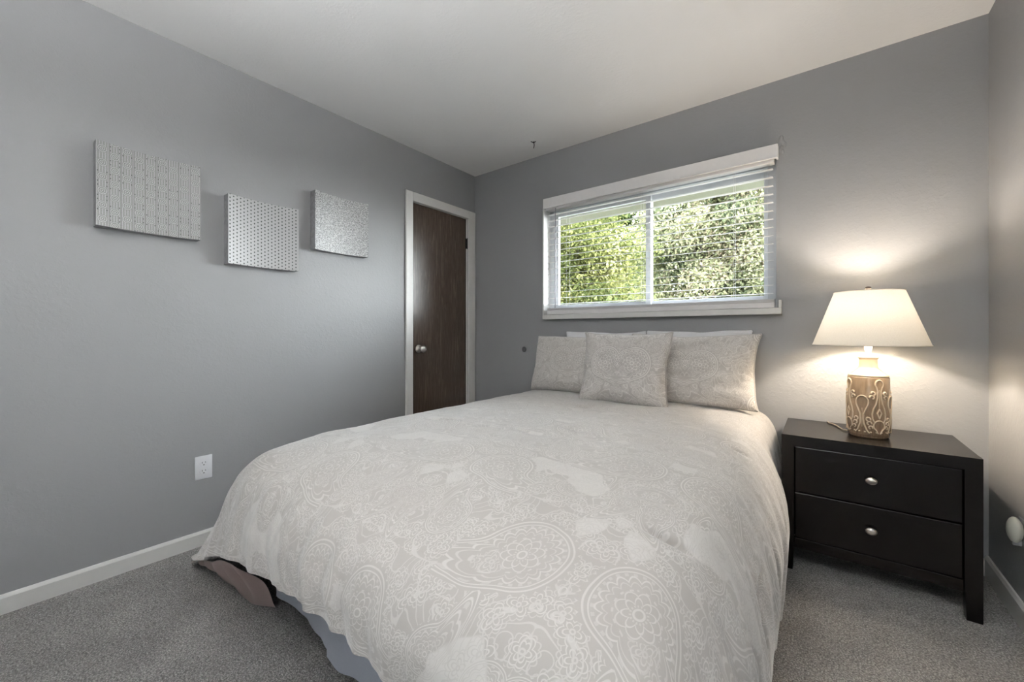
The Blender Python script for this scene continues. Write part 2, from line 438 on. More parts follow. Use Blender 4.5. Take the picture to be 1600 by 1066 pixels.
# window in the back wall
win = empty('window_1', ((WX0 + WX1) / 2, YB + .1, WZ0), kind='structure')
def wbox(b, x0, x1, y0, y1, z0, z1, bev=.002):
    return b.box(x0 - (WX0 + WX1) / 2, x1 - (WX0 + WX1) / 2, y0 - YB - .1, y1 - YB - .1, z0 - WZ0, z1 - WZ0, bev)
b = MB(); F0 = .045
wbox(b, WX0, WX0 + F0, 2.69, 2.79, WZ0, WZ1); wbox(b, WX1 - F0, WX1, 2.69, 2.79, WZ0, WZ1)
wbox(b, WX0 + F0, WX1 - F0, 2.69, 2.79, WZ0, WZ0 + F0); wbox(b, WX0 + F0, WX1 - F0, 2.69, 2.79, WZ1 - F0, WZ1)
b.build('window_frame', M_VINYL, win)
def sash(x0, x1, y0, name):
    b = MB(); s = .034
    z0, z1 = WZ0 + F0, WZ1 - F0
    wbox(b, x0, x0 + s, y0, y0 + .03, z0, z1); wbox(b, x1 - s, x1, y0, y0 + .03, z0, z1)
    wbox(b, x0 + s, x1 - s, y0, y0 + .03, z0, z0 + s); wbox(b, x0 + s, x1 - s, y0, y0 + .03, z1 - s, z1)
    so = b.build(name, M_VINYL, win)
    g = MB(); wbox(g, x0 + s - .004, x1 - s + .004, y0 + .012, y0 + .017, z0 + s - .004, z1 - s + .004, 0); g.build('glass_pane', M_GLASS, so)
sash(WX0 + F0, -.905, 2.705, 'sliding_sash'); sash(-.945, WX1 - F0 + .012, 2.742, 'fixed_sash')
b = MB(); wbox(b, WX0 - .0, WX0 + .012, 2.60, 2.69, WZ0, 2.0, .001); b.build('jamb_liner', M_TRIM, win)
b = MB()
wbox(b, -1.70, -.170, 2.602, 2.69, 1.156, 1.190, .003); wbox(b, -.183, -.170, 2.602, YB, 1.190, 1.232, .002)
b.build('window_sill', M_TRIM, win)

# unseen window added behind the camera to let in fill light
fill_win = empty('fill_window', ((FX0 + FX1) / 2, YF, FZ0), kind='structure')
b = MB(); w2 = (FX1 - FX0) / 2; h2 = FZ1 - FZ0
b.box(-w2, -w2 + .05, -.12, -.04, 0, h2); b.box(w2 - .05, w2, -.12, -.04, 0, h2); b.box(-w2 + .05, w2 - .05, -.12, -.04, 0, .05); b.box(-w2 + .05, w2 - .05, -.12, -.04, h2 - .05, h2)
b.box(-.025, .025, -.12, -.04, .05, h2 - .05)
b.build('window_frame', M_VINYL, fill_win)
MB().box(-w2 + .05, w2 - .05, -.085, -.08, .05, h2 - .05).build('glass_pane', M_GLASS, fill_win)

# eave outside the back window, and a sun block added at the front
b = MB(); b.box(XL - .6, XR + .6, YB + .15, YB + .72, 2.215, 2.30); b.box(XL - .6, XR + .6, YB + .70, YB + .74, 2.09, 2.33)
b.build('roof_eave', M_SIDING, **st)
MB().box(XL - .6, XR + .6, YF - .95, YF - .15, 2.25, 2.34).build('sun_block_front', M_SIDING, **st)  # unseen slab added to keep direct sun out of the front opening

# ------------------------------------------------------------------ blind
bl = empty('window_blind', (-.937, YB, 1.19), label='white slatted blind hanging open across the window above the bed', cat='blind')
O = lambda x, y, z: (x + .937, y - YB, z - 1.19)
def bbox(b, x0, x1, y0, y1, z0, z1, bev=.002):
    return b.box(x0 + .937, x1 + .937, y0 - YB, y1 - YB, z0 - 1.19, z1 - 1.19, bev)
b = MB(); bbox(b, -1.690, -.186, 2.594, 2.606, 2.004, 2.075, .004); bbox(b, -1.690, -1.680, 2.60, YB, 2.004, 2.075); bbox(b, -.196, -.186, 2.60, YB, 2.004, 2.075)
bbox(b, -1.690, -.186, 2.592, 2.61, 1.999, 2.008, .002)
b.build('valance', M_BLIND, bl)
b = MB(); bbox(b, -1.675, -.205, 2.615, 2.665, 1.985, 2.03); b.build('head_rail', M_BLIND, bl)
b = MB(); ns = 16
SLZ = [1.958 - i * .0458 for i in range(ns)]
for i, z in enumerate(SLZ):
    R = Matrix.Translation(O(-.94, 2.648, z)) @ Matrix.Rotation(math.radians(8), 4, 'X')
    b.box(-.728, .728, -.024, .024, -.0014, .0014, .0006, 1, R)
b.build('slat_panel', M_BLIND, bl, label='row of flat white horizontal slats')
b = MB(); bbox(b, -1.668, -.202, 2.617, 2.668, 1.192, 1.222, .003)
for i in range(4): bbox(b, -1.666, -.204, 2.619, 2.667, 1.2235 + i * .0042, 1.2265 + i * .0042, .0008)
b.build('bottom_rail', M_BLIND, bl)
for x in (-1.50, -.94, -.40):
    b = MB()
    for y in (2.622, 2.673):
        b.tube([O(x, y, 1.222), O(x, y, 1.99)], .0009, 5)
    b.build('ladder_cord', M_BLIND, bl)
b = MB(); b.tube([O(-1.585, 2.606, 1.99), O(-1.583, 2.600, 1.24)], .0035, 8); b.build('tilt_wand', plain('grey wand', (.30, .30, .32), .3), bl, label='thin grey tilt wand')

# ------------------------------------------------------------------ bed
BX0, BX1, BY0, BY1 = -1.67, -0.30, 0.70, 2.60
bed = empty('bed', ((BX0 + BX1) / 2, (BY0 + BY1) / 2, 0), label='full size bed with a pale blue-white gathered skirt under the comforter', cat='bed')
def bo(x0, x1, y0, y1, z0, z1, bev, seg=4):
    cx, cy = bed.location.x, bed.location.y
    return MB().box(x0 - cx, x1 - cx, y0 - cy, y1 - cy, z0, z1, bev, seg)
bo(BX0 + .01, BX1 - .01, BY0 + .015, BY1, .36, .570, .06).build('mattress', M_MATT, bed, smooth=True)
bo(BX0 + .01, BX1 - .01, BY0 + .01, BY1, .16, .358, .02).build('box_spring', M_MATT, bed)
for x in (BX0 + .08, BX1 - .08):
    for y in (BY0 + .1, BY1 - .1):
        bo(x - .025, x + .025, y - .025, y + .025, 0, .158, .004).build('leg', M_BLACK, bed)
def skirt(path, z_hem, seed, gap=0.0):
    """gathered skirt panel along a floor path"""
    path = np.array(path); n = 120
    seg = np.r_[0, np.cumsum(np.hypot(*np.diff(path, axis=0).T))]
    s = np.linspace(0, seg[-1], n); X = np.interp(s, seg, path[:, 0]); Y = np.interp(s, seg, path[:, 1])
    dx, dy = np.gradient(X), np.gradient(Y); l = np.hypot(dx, dy); nx, ny = dy / l, -dx / l
    zz = np.linspace(0, 1, 14)
    P = np.zeros((n, 14, 3))
    for j, t_ in enumerate(zz):
        fl = .004 * t_ * vnoise(s, s * 0, seed, .16, 2) + .02 * t_ * vnoise(s, s * 0 + 3, seed + 1, .42, 1)
        hz = z_hem + .008 * vnoise(s, s * 0 + 9, seed + 2, .3, 2)
        P[:, j, 0] = X + nx * fl - bed.location.x; P[:, j, 1] = Y + ny * fl - bed.location.y; P[:, j, 2] = .355 + (hz - .355) * t_
    return P
P = skirt([(BX0 - .012, BY0 + .03), (BX0 + .02, BY0 - .012), (-1.232, BY0 - .014)], .045, 3)
mobj('bed_skirt', grid_mesh('bed_skirt', P), M_SKIRT, bed, True)
P = skirt([(-1.262, BY0 - .026), (BX1 - .02, BY0 - .016), (BX1 + .012, BY0 + .03)], .010, 8)
mobj('bed_skirt', grid_mesh('bed_skirt', P), M_SKIRT, bed, True)
P = skirt([(BX1 + .014, BY0 + .04), (BX1 + .014, BY1)], .02, 13); mobj('bed_skirt', grid_mesh('bed_skirt', P), M_SKIRT, bed, True)
P = skirt([(BX0 - .014, BY1), (BX0 - .014, BY0 + .04)], .02, 17); mobj('bed_skirt', grid_mesh('bed_skirt', P), M_SKIRT, bed, True)

# comforter: control net, columns from the left hem to the right hem, rows from the head to the foot hem
def net_row(y, lz=.12, rx=(-.215, -.135, -.13), c=.655, lx=(-1.96, -1.90, -1.74), rz=.06, top=.640):
    return [(lx[0], y, lz), (lx[1], y, .37), (lx[2], y, .585), (-1.50, y, top), (-.985, y, c), (-.50, y, top), (rx[0], y, .590), (rx[1], y, .36), (rx[2], y, rz)]
NET = [
    net_row(2.60, rx=(-.255, -.185, -.185), c=.640, top=.632),
    net_row(2.25, rx=(-.250, -.180, -.182), c=.645, top=.637),
    net_row(1.90, rx=(-.235, -.125, -.140)),
    net_row(1.45, rx=(-.235, -.125, -.140), c=.655),
    net_row(1.05, rx=(-.245, -.130, -.125), c=.645, top=.628),
    [(-2.10, .92, .05), (-1.94, .86, .335), (-1.76, .85, .575), (-1.47, .83, .622), (-.985, .82, .625), (-.53, .82, .610), (-.255, .83, .560), (-.135, .80, .35), (-.115, .78, .06)],
    [(-2.19, .74, .04), (-1.97, .68, .325), (-1.735, .632, .548), (-1.44, .603, .556), (-.985, .595, .550), (-.56, .595, .540), (-.285, .62, .510), (-.145, .61, .33), (-.11, .60, .06)],
    [(-2.25, .64, .035), (-2.01, .585, .245), (-1.70, .540, .395), (-1.40, .515, .435), (-.985, .510, .445), (-.59, .51, .44), (-.32, .53, .43), (-.15, .50, .29), (-.10, .45, .05)],
    [(-2.245, .568, .030), (-1.96, .520, .150), (-1.66, .492, .280), (-1.36, .498, .328), (-.985, .500, .350), (-.61, .495, .345), (-.35, .47, .33), (-.16, .42, .20), (-.09, .36, .04)],
]
NET = np.array(NET)                                       # (rows, cols, 3)
su = np.array([0, .27, .51, .78, 1.30, 1.79, 2.08, 2.34, 2.64]); tv = np.array([0, .35, .70, 1.15, 1.55, 1.78, 2.0, 2.14, 2.26])
NT, NS = 330, 360
G = catmull(NET, NT).transpose(1, 0, 2); G = catmull(G, NS)  # (NS, NT, 3)
U = catmull(su, NS)[:, None] + np.zeros((1, NT)); Vv = catmull(tv, NT)[None, :] + np.zeros((NS, 1))
du = np.gradient(G, axis=0); dv = np.gradient(G, axis=1); N = np.cross(du, dv); N /= np.linalg.norm(N, axis=2, keepdims=True) + 1e-9
if N[NS // 2, NT // 2, 2] < 0: N = -N
hangL = sstep(.55, .1, U); hangR = sstep(2.05, 2.55, U); hangF = sstep(1.85, 2.26, Vv)
disp = .016 * sstep(2.26, 2.0, Vv) + .0035 * vnoise(U, Vv, 1, .36, 2) + .0006 * vnoise(U, Vv, 2, .07, 2)
disp += .009 * hangR * (1 - .5 * hangF) * np.sin(Vv * 2 * PI / .145 + 1.8 * vnoise(U, Vv, 3, .8, 1)) + .0030 * sstep(2.1, 2.4, U) * np.sin(Vv * 2 * PI / .062 + U * 9 + 2.0 * vnoise(U, Vv, 9, .5, 1))
disp += 0.007 * hangF * np.sin(U * 2 * PI / .19 + 2.0 * vnoise(U, Vv, 4, .9, 1)) + .002 * hangF * np.sin(U * 2 * PI / .075 + 2.0 * vnoise(U, Vv, 5, .4, 1))
disp += .010 * hangL * np.sin(Vv * 2 * PI / .2)
for (pu, pv, ang, ln, dep) in ((2.055, 1.680, -.33, .052, .024), (2.055, .873, -.20, .034, .016), (.92, 1.32, -.3, .06, .014), (1.30, .70, .2, .05, .010), (.80, .55, .1, .05, .010), (2.33, .49, 1.3, .05, .020), (2.31, 1.39, 1.2, .06, .022), (1.38, 1.30, .1, .05, .010), (.50, 1.75, .9, .05, .010), (1.50, 1.16, .2, .04, .008)):
    c_, s_ = math.cos(ang), math.sin(ang); a = (U - pu) * c_ + (Vv - pv) * s_; q = -(U - pu) * s_ + (Vv - pv) * c_
    disp -= dep * np.exp(-(a / ln) ** 2 - (q / .010) ** 2) + dep * .55 * np.exp(-(a / (ln * 1.3)) ** 2 - (q / .045) ** 2)
    disp += dep * .35 * np.exp(-(a / ln) ** 2 - ((q - .035) / .022) ** 2)
G = G + N * disp[..., None]
G[..., 2] = np.maximum(G[..., 2], .006)
comf = empty('comforter', (-.985, 1.5, 0), label='light grey paisley comforter draped over the whole bed', cat='comforter')
G -= np.array([-.985, 1.5, 0])
o = mobj('quilted_cover', grid_mesh('quilted_cover', G, np.stack([U, Vv], -1), flip=True), M_COMF, comf, True)
sol = o.modifiers.new('thick', 'SOLIDIFY'); sol.thickness = .022; sol.offset = -1 if True else 1
# underside of the corner folded back onto the carpet
up = np.array([(-2.235, .566, .030), (-2.08, .548, .100), (-1.93, .527, .158), (-1.78, .510, .212), (-1.66, .502, .262), (-1.56, .504, .280)])
md = np.array([(-2.25, .578, .018), (-2.10, .580, .060), (-1.95, .568, .100), (-1.79, .562, .130), (-1.69, .575, .140), (-1.61, .600, .150)])
lo = np.array([(-2.27, .590, .006), (-2.13, .628, .006), (-1.99, .638, .006), (-1.82, .630, .006), (-1.74, .632, .006), (-1.655, .676, .006)])
C = catmull(catmull(np.stack([up, md, lo]), 30).transpose(1, 0, 2), 60)
a_ = np.linspace(0, 1, 60)[:, None]; b_ = np.linspace(0, 1, 30)[None, :]
C[..., 1] -= .016 * np.sin(PI * b_) * np.sin(a_ * 34 + b_ * 4); C[..., 2] = np.maximum(C[..., 2], .005)
C -= np.array([-.985, 1.5, 0])
mobj('lining_fold', grid_mesh('lining_fold', C), M_LINING, comf, True, label='brownish underside of the folded corner on the carpet')

# ------------------------------------------------------------------ pillows
def pillow(name, w, h, thick, loc, lean, yaw, mat, seed, ear=.05, roll=0.0, pw=.42, flange=0.0, puff=0.0, **k):
    """a stuffed pillow standing on its long edge; local x across, z up, front is -y"""
    n = 64
    u = np.sin(np.linspace(-1, 1, n) * PI / 2)[:, None] + np.zeros((1, n)); v = np.sin(np.linspace(-1, 1, n) * PI / 2)[None, :] + np.zeros((n, 1))
    prof = np.clip((1 - np.abs(u) ** 2.4) * (1 - np.abs(v) ** 2.4), 0, 1) ** pw
    ox = w / 2 * u * (1 - ear * (1 - v ** 2)); oz = h / 2 * v * (1 - ear * (1 - u ** 2) * np.where(v > 0, 1.0, .35))
    ox = ox + .008 * v * vnoise(u * 0 + 1, v, seed + 5, 1.3, 1); oz = oz + .006 * vnoise(u, u * 0, seed + 6, 1.2, 2) * np.abs(v)
    wr = 1 + .10 * vnoise(u, v, seed, 1.6, 2) + .05 * vnoise(u, v, seed + 1, .45, 2)
    edge = np.abs(u) ** 6 + np.abs(v) ** 6
    rad = .003 * np.sin(np.arctan2(v, u) * 28 + 3 * vnoise(u, v, seed + 2, 1, 1)) * np.clip(edge, 0, 1) * prof
    sag = 1 + .22 * (-v)                                  # fuller at the bottom
    tf = thick / 2 * prof * wr * sag + rad + .003
    F = np.stack([ox, -tf * (1 + puff), oz + h / 2], -1); Bk = np.stack([ox, tf * .85, oz + h / 2], -1)
    uv = np.stack([u * w / 2, (v + 1) * h / 2], -1)
    me1 = grid_mesh(name, F, uv); me2 = grid_mesh(name + '_back', Bk, uv, flip=True)
    bm = bmesh.new(); bm.from_mesh(me1); bm.from_mesh(me2); bpy.data.meshes.remove(me2)
    bmesh.ops.remove_doubles(bm, verts=bm.verts, dist=.0065 if False else .00001)
    # close the rim: bridge the two outlines with the piping below
    bmesh.ops.recalc_face_normals(bm, faces=bm.faces)
    bm.to_mesh(me1); bm.free()
    root = empty(name, loc, (-lean, roll, yaw), **k)
    mobj('pillow_cover', me1, mat, root, True)
    # sewn edge running round the outline
    idx = [(i, 0) for i in range(n)] + [(n - 1, j) for j in range(1, n)] + [(i, n - 1) for i in range(n - 2, -1, -1)] + [(0, j) for j in range(n - 2, 0, -1)]
    pts = [tuple((F[i, j] + Bk[i, j]) / 2) for i, j in idx]; pts.append(pts[0])
    b = MB(); b.tube(pts, .0055 + flange, 6); b.build('seam_edge', mat, root, smooth=True)
    return root
ZT = .652
pillow('pillow', .58, .405, .085, (-1.197, 2.592, ZT + .002), .05, 0, M_LIN, 51, label='plain white pillow standing behind the left sham against the wall', cat='pillow')
pillow('pillow', .58, .410, .085, (-.605, 2.590, ZT + .002), .05, 0, M_LIN, 61, label='plain white pillow standing behind the right sham, nearest the lamp', cat='pillow')
pillow('pillow_sham', .69, .388, .17, (-1.325, 2.400, ZT - .002), .25, -.02, M_SHAM, 11, .055, label='paisley pillow sham at the left end of the bed head, nearest the door', cat='pillow')
pillow('pillow_sham', .69, .402, .175, (-.600, 2.395, ZT - .002), .23, .03, M_SHAM, 21, .075, label='paisley pillow sham at the right end of the bed head, nearest the nightstand', cat='pillow')
pillow('throw_cushion', .52, .42, .165, (-.905, 2.185, ZT - .004), .24, .02, M_CUSH, 31, .095, label='square paisley throw cushion leaning in front of the two shams', cat='cushion')

# ------------------------------------------------------------------ nightstand
NX0, NX1, NY0, NY1, NZ = -.143, .464, 2.19, 2.622, .598
ncx, ncy = (NX0 + NX1) / 2, (NY0 + NY1) / 2
ns_ = empty('nightstand', (ncx, ncy, 0), label='black-brown two-drawer nightstand standing right of the bed', cat='nightstand')
def nb(b, x0, x1, y0, y1, z0, z1, bev=.002):
    return b.box(x0 - ncx, x1 - ncx, y0 - ncy, y1 - ncy, z0, z1, bev)
fw = .046
b = MB(); b.prism([(NX0 - ncx, NZ), (NX1 - ncx, NZ), (NX1 - fw - ncx, NZ - fw), (NX0 + fw - ncx, NZ - fw)], 'y', NY0 - ncy, NY0 - ncy + .03)
nb(b, NX0, NX1, NY0 + .028, NY1, NZ - .03, NZ, .0015)
b.build('top_panel', M_ESP, ns_)
for sx, (xo, xi) in (('l', (NX0, NX0 + fw)), ('r', (NX1, NX1 - fw))):
    d_ = 1 if xi > xo else -1
    b = MB(); b.prism([(xo - ncx, NZ), (xi - ncx, NZ - fw), (xi - ncx, .14), (xo + d_ * .041 - ncx, 0), (xo - ncx, 0)], 'y', NY0 - ncy, NY0 - ncy + .04)
    b.build('leg', M_ESP, ns_)
    b = MB(); nb(b, min(xo, xo + d_ * .035), max(xo, xo + d_ * .035), NY1 - .045, NY1 - .002, 0, NZ - .031); b.build('leg', M_ESP, ns_)
    b = MB(); nb(b, min(xo + d_ * .004, xo + d_ * .03), max(xo + d_ * .004, xo + d_ * .03), NY0 + .041, NY1 - .046, .10, NZ - .031); b.build('side_panel', M_ESP, ns_)
b = MB(); nb(b, NX0 + .05, NX1 - .05, NY1 - .02, NY1 - .006, .10, NZ - .032); nb(b, NX0 + .05, NX1 - .05, NY0 + .05, NY1 - .021, .10, .115); b.build('back_panel', M_ESP, ns_)
b = MB(); nb(b, NX0 + fw, NX1 - fw, NY0 + .008, NY0 + .03, .098, .142); b.build('bottom_rail', M_ESP, ns_)
for z0, z1, kz in ((.350, .5485, .455), (.1455, .345, .2515)):
    dr = empty('drawer', (0, 0, 0)); dr.parent = ns_
    b = MB(); nb(b, NX0 + fw + .003, NX1 - fw - .003, NY0 + .006, NY0 + .026, z0, z1, .003); nb(b, NX0 + fw + .02, NX1 - fw - .02, NY0 + .0265, NY1 - .06, z0 + .012, z1 - .03, 0)
    b.build('drawer_front', M_ESP, dr)
    b = MB(); b.lathe([(.006, 0), (.006, .012), (.017, .015), (.019, .020), (.018, .024), (.012, .026), (.003, .0265)], 28, Matrix.Translation((.16 - ncx, NY0 + .007 - ncy, kz)) @ Matrix.Diagonal((1, 1, .78, 1)) @ Matrix.Rotation(PI / 2, 4, 'X'))
    b.build('knob', M_NICKEL, dr, smooth=True, label='oval brushed metal knob')

# ------------------------------------------------------------------ table lamp
LX, LY, LZ = .165, 2.385, NZ + .0006
lamp = empty('table_lamp', (LX, LY, LZ), label='lit table lamp with cream shade and embossed brown ceramic base on the nightstand', cat='lamp')
def seg_dist(X, Y, pts):
    d = np.full(X.shape, 9.0)
    for (x0, y0), (x1, y1) in zip(pts, pts[1:]):
        dx, dy = x1 - x0, y1 - y0; t_ = np.clip(((X - x0) * dx + (Y - y0) * dy) / (dx * dx + dy * dy + 1e-12), 0, 1)
        d = np.minimum(d, np.hypot(X - x0 - t_ * dx, Y - y0 - t_ * dy))
    return d
def arc(cx, cy, rx, ry, a0, a1, n=14):
    return [(cx + rx * math.sin(a), cy + ry * math.cos(a)) for a in np.linspace(a0, a1, n)]
def lamp_body():
    nth, nz, NC = 520, 230, 4
    R0 = .0715; hb = .265
    zz = np.linspace(0, hb, nz); th = np.linspace(0, 2 * PI, nth, endpoint=False)
    TH, ZZ = np.meshgrid(th, zz, indexing='ij')
    cell = 2 * PI / NC
    ph = ((TH + .35 + cell / 2) % cell) - cell / 2           # -cell/2 .. cell/2, A at 0, B at the borders
    asp = R0                                                   # metres per radian
    X = np.abs(ph) / (cell / 2); Y = (ZZ - .020) / (hb - .028)
    kx = (cell / 2) * asp; ky = hb - .028
    m = lambda pts: [(x * kx, y * ky) for x, y in pts]
    Xm, Ym = X * kx, Y * ky
    big = arc(0, .565, .36, .125, 0, 2.05) + [(.22, .44), (.10, .35), (.085, .27), (.12, .18), (.26, .07), (.40, .02)]
    loop = arc(1, .905, -.24, .075, 0, 2.3) + [(.90, .78), (.88, .66), (.80, .55), (.66, .46), (.58, .36), (.60, .28), (.70, .22)]
    archb = arc(1, .15, -.34, .10, 0, 2.0) + [(.80, .08), (.92, .02)]
    dia = [(1, .46), (.87, .385), (1, .29), (1, .29)]
    curls = [arc(.62, .735, .11, .032, -1.6, 2.6), arc(.56, .665, .12, .030, -1.6, 2.6), arc(.36, .265, .12, .032, -2.6, 1.8), arc(.42, .195, .12, .030, -2.6, 1.8), arc(.50, .12, .10, .028, -2.6, 1.8)]
    inner = [(0, .46), (.05, .40), (.0, .12)]
    D = np.minimum.reduce([seg_dist(Xm, Ym, m(s_)) for s_ in [big, loop, archb, dia] + curls])
    D2 = np.minimum(seg_dist(Xm, Ym, m([(1, .80), (.985, .62), (1, .48)])), seg_dist(Xm, Ym, m(inner)) + .0004)
    rel = np.clip(1 - (D / .0034) ** 2, 0, 1); rel = np.maximum(rel, .6 * np.clip(1 - (D2 / .0022) ** 2, 0, 1))
    dots = np.hypot((np.abs((X * 3) % 1 - .5)) / 3 * kx, (Y - .035) * ky)
    rel = np.maximum(rel, np.clip(1 - (dots / .0042) ** 2, 0, 1))
    rel *= sstep(-.01, .01, Y) * sstep(1.01, .985, Y)
    base = np.where(ZZ < .012, R0 - .006 + .004 * np.clip(ZZ / .004, 0, 1), R0 + .0015 * np.sin(PI * np.clip(Y, 0, 1)))
    base = np.where(ZZ < .002, R0 - .006, base); base = np.where(ZZ > hb - .003, base - .0035, base)
    r = base + rel * .0042
    P = np.stack([r * np.cos(TH), r * np.sin(TH), ZZ], -1)
    P = np.roll(P, 0, 0)
    return grid_mesh('embossed_body', P, None, {'relief': rel, 'height': Y}, wrap_u=True)
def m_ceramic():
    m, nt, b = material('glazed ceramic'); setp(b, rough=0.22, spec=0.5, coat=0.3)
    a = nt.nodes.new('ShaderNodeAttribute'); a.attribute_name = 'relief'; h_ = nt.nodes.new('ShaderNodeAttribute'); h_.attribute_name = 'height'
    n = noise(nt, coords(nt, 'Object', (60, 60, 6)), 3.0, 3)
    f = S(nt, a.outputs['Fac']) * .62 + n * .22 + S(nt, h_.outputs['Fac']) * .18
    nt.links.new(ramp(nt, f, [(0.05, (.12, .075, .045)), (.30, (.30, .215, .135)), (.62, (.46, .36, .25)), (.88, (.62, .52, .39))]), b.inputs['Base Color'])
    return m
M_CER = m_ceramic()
M_CREAM = plain('cream glaze', (.46, .385, .29), .22)
mobj('embossed_body', lamp_body(), M_CER, lamp, True)
MB().lathe([(.066, .2635), (.0705, .266), (.066, .272), (.050, .284), (.036, .298), (.0325, .306), (.0315, .336), (.0330, .341), (.0365, .345), (.0365, .350), (.032, .353), (.014, .354)], 64).build('shoulder_neck', M_CREAM, lamp, smooth=True, label='smooth cream shoulder and neck')
MB().lathe([(.058, .0), (.060, .001), (.060, .004), (.058, .0045)], 48).build('foot_ring', M_BLACK, lamp, smooth=True)
MB().lathe([(.013, .3545), (.013, .362), (.0115, .364), (.0115, .375), (.014, .385), (.014, .400), (.010, .402)], 24).build('socket', M_PLATE, lamp, smooth=True)
def m_shade():
    m = bpy.data.materials.new('cream shade fabric'); m.use_nodes = True; nt = m.node_tree; nt.nodes.clear()
    o = nt.nodes.new('ShaderNodeOutputMaterial'); d = nt.nodes.new('ShaderNodeBsdfDiffuse'); tr = nt.nodes.new('ShaderNodeBsdfTranslucent'); mx = nt.nodes.new('ShaderNodeMixShader')
    n = noise(nt, coords(nt, 'Object', (300, 300, 40)), 2.0, 2)
    c = ramp(nt, n, [(0.3, (.80, .75, .66)), (.7, (.86, .82, .74))])
    nt.links.new(c, d.inputs[0]); nt.links.new(c, tr.inputs[0]); mx.inputs[0].default_value = .035
    nt.links.new(d.outputs[0], mx.inputs[1]); nt.links.new(tr.outputs[0], mx.inputs[2]); nt.links.new(mx.outputs[0], o.inputs[0])
    return m
SB, ST, RB, RT = .402, .638, .199, .120
MB().lathe([(RB, SB), (RT, ST)], 96, cap=False).build('lamp_shade', m_shade(), lamp, smooth=True)
M_STRIM = plain('cream trim', (.80, .75, .66), .7)
for r, z in ((RB, SB), (RT, ST)):
    b = MB(); b.tube([(r * math.cos(a), r * math.sin(a), z) for a in np.linspace(0, 2 * PI, 97)], .0018, 6)
    b.build('shade_trim', M_STRIM, lamp, smooth=True)
b = MB()
for a in (0.4, .4 + 2 * PI / 3, .4 + 4 * PI / 3):
    b.tube([(.008 * math.cos(a), .008 * math.sin(a), .632), (RT * .99 * math.cos(a), RT * .99 * math.sin(a), .637)], .0018, 6)
for s_ in (-1, 1):
    b.tube([(s_ * .012, 0, .400), (s_ * .05, 0, .45), (s_ * .052, 0, .56), (s_ * .02, 0, .625), (0, 0, .632)], .0018, 6)
b.build('harp', M_NICKEL, lamp, smooth=True)
MB().lathe([(.004, .630), (.004, .646), (.010, .649), (.011, .654), (.009, .659), (.003, .661)], 20).build('finial', plain('dark bronze', (.05, .04, .035), .4, metal=.8), lamp, smooth=True, label='dark round finial')
mb_, ntb, bb_ = material('lit bulb'); setp(bb_, (.9, .9, .85), .4); bb_.inputs['Emission Color'].default_value = (1, .82, .58, 1); bb_.inputs['Emission Strength'].default_value = 12
MB().lathe([(.012, .402), (.014, .42), (.024, .445), (.029, .468), (.027, .490), (.016, .505), (.003, .509)], 24).build('light_bulb', mb_, lamp, smooth=True)
b = MB(); b.tube([(-.062, .030, .006), (-.085, .05, .004), (-.105, .13, .004), (-.12, .17, .004), (-.135, .195, .003), (-.14, .232, .003), (-.14, .25, -.05)], .003, 8); b.build('power_cord', plain('brown cord', (.25, .2, .15), .5), lamp, smooth=True, label='thin brown power cord')
bulb = bpy.data.objects.new('lamp_light', bpy.data.lights.new('lamp_light', 'POINT')); link(bulb, lamp)
bulb.location = (0, 0, .535); bulb.data.energy = LAMP_W; bulb.data.color = (1.0, .88, .74); bulb.data.shadow_soft_size = .028

# ------------------------------------------------------------------ uplight bowl added behind the camera, unseen, for fill light
cl = empty('fill_uplight', (-.45, -.48, H), label='added fill light, a glowing bowl on a rod, unseen behind the camera', cat='fill light')
MB().lathe([(.07, 0), (.07, -.012), (.05, -.025), (.010, -.03), (.008, -.06), (.008, -.75), (.018, -.755), (.018, -.78)], 40).build('uplight_rod', M_NICKEL, cl, smooth=True)
def m_emit(name, strength):
    m, nt, b = material(name); setp(b, (.9, .9, .88), .3); b.inputs['Emission Color'].default_value = (.975, .985, 1, 1); b.inputs['Emission Strength'].default_value = strength
    return m
MB().lathe([(.012, -.785)] + [(.22 * math.sin(a), -.65 - .14 * math.cos(a)) for a in np.linspace(.1, PI / 2, 20)] + [(.222, -.642), (.216, -.642)] + [(.214 * math.sin(a), -.65 - .134 * math.cos(a)) for a in np.linspace(PI / 2, .1, 20)], 56, cap=False).build('fill_bowl', m_emit('added bowl glow', FILL_BOWL_STRENGTH), cl, smooth=True)
MB().lathe([(.012, -.695), (.15, -.695), (.15, -.69), (.012, -.69)], 40).build('fill_ring', m_emit('added ring glow', FILL_STRENGTH), cl)

# ------------------------------------------------------------------ wall outlet, plug, wall disc, ceiling hook
ou = empty('wall_outlet', (XL, .6625, .385), label='white wall outlet plate on the left wall above the baseboard', cat='outlet')
MB().box(0, .006, -.036, .036, -.058, .058, .003).build('cover_plate', M_PLATE, ou, angle=.6)
for dz in (.0205, -.0195):
    b = MB(); b.lathe([(.0001, .0), (.0165, .0), (.0165, .0022), (.0158, .0028), (.0001, .0028)], 28, Matrix.Translation((.006, 0, dz)) @ Matrix.Rotation(PI / 2, 4, 'Y') @ Matrix.Diagonal((.86, 1, 1, 1)), cap=False)
    rc = b.build('receptacle', M_PLATE, ou, smooth=False)
    s_ = MB(); s_.box(.0085, .0092, -.0075, -.0055, dz + .001, dz + .009); s_.box(.0085, .0092, .0055, .0075, dz + .002, dz + .009); s_.lathe([(.0027, 0), (.0027, .0006)], 12, Matrix.Translation((.0086, 0, dz - .0065)) @ Matrix.Rotation(PI / 2, 4, 'Y'))
    s_.build('slot', M_DARKSLOT, rc)
pl = empty('night_light', (XR, 2.262, .335), label='rounded off-white plug-in fixture low on the right wall at the photo edge', cat='night light')
MB().box(-.005, 0, -.034, .034, -.05, .05, .002).build('cover_plate', M_WALL, pl)
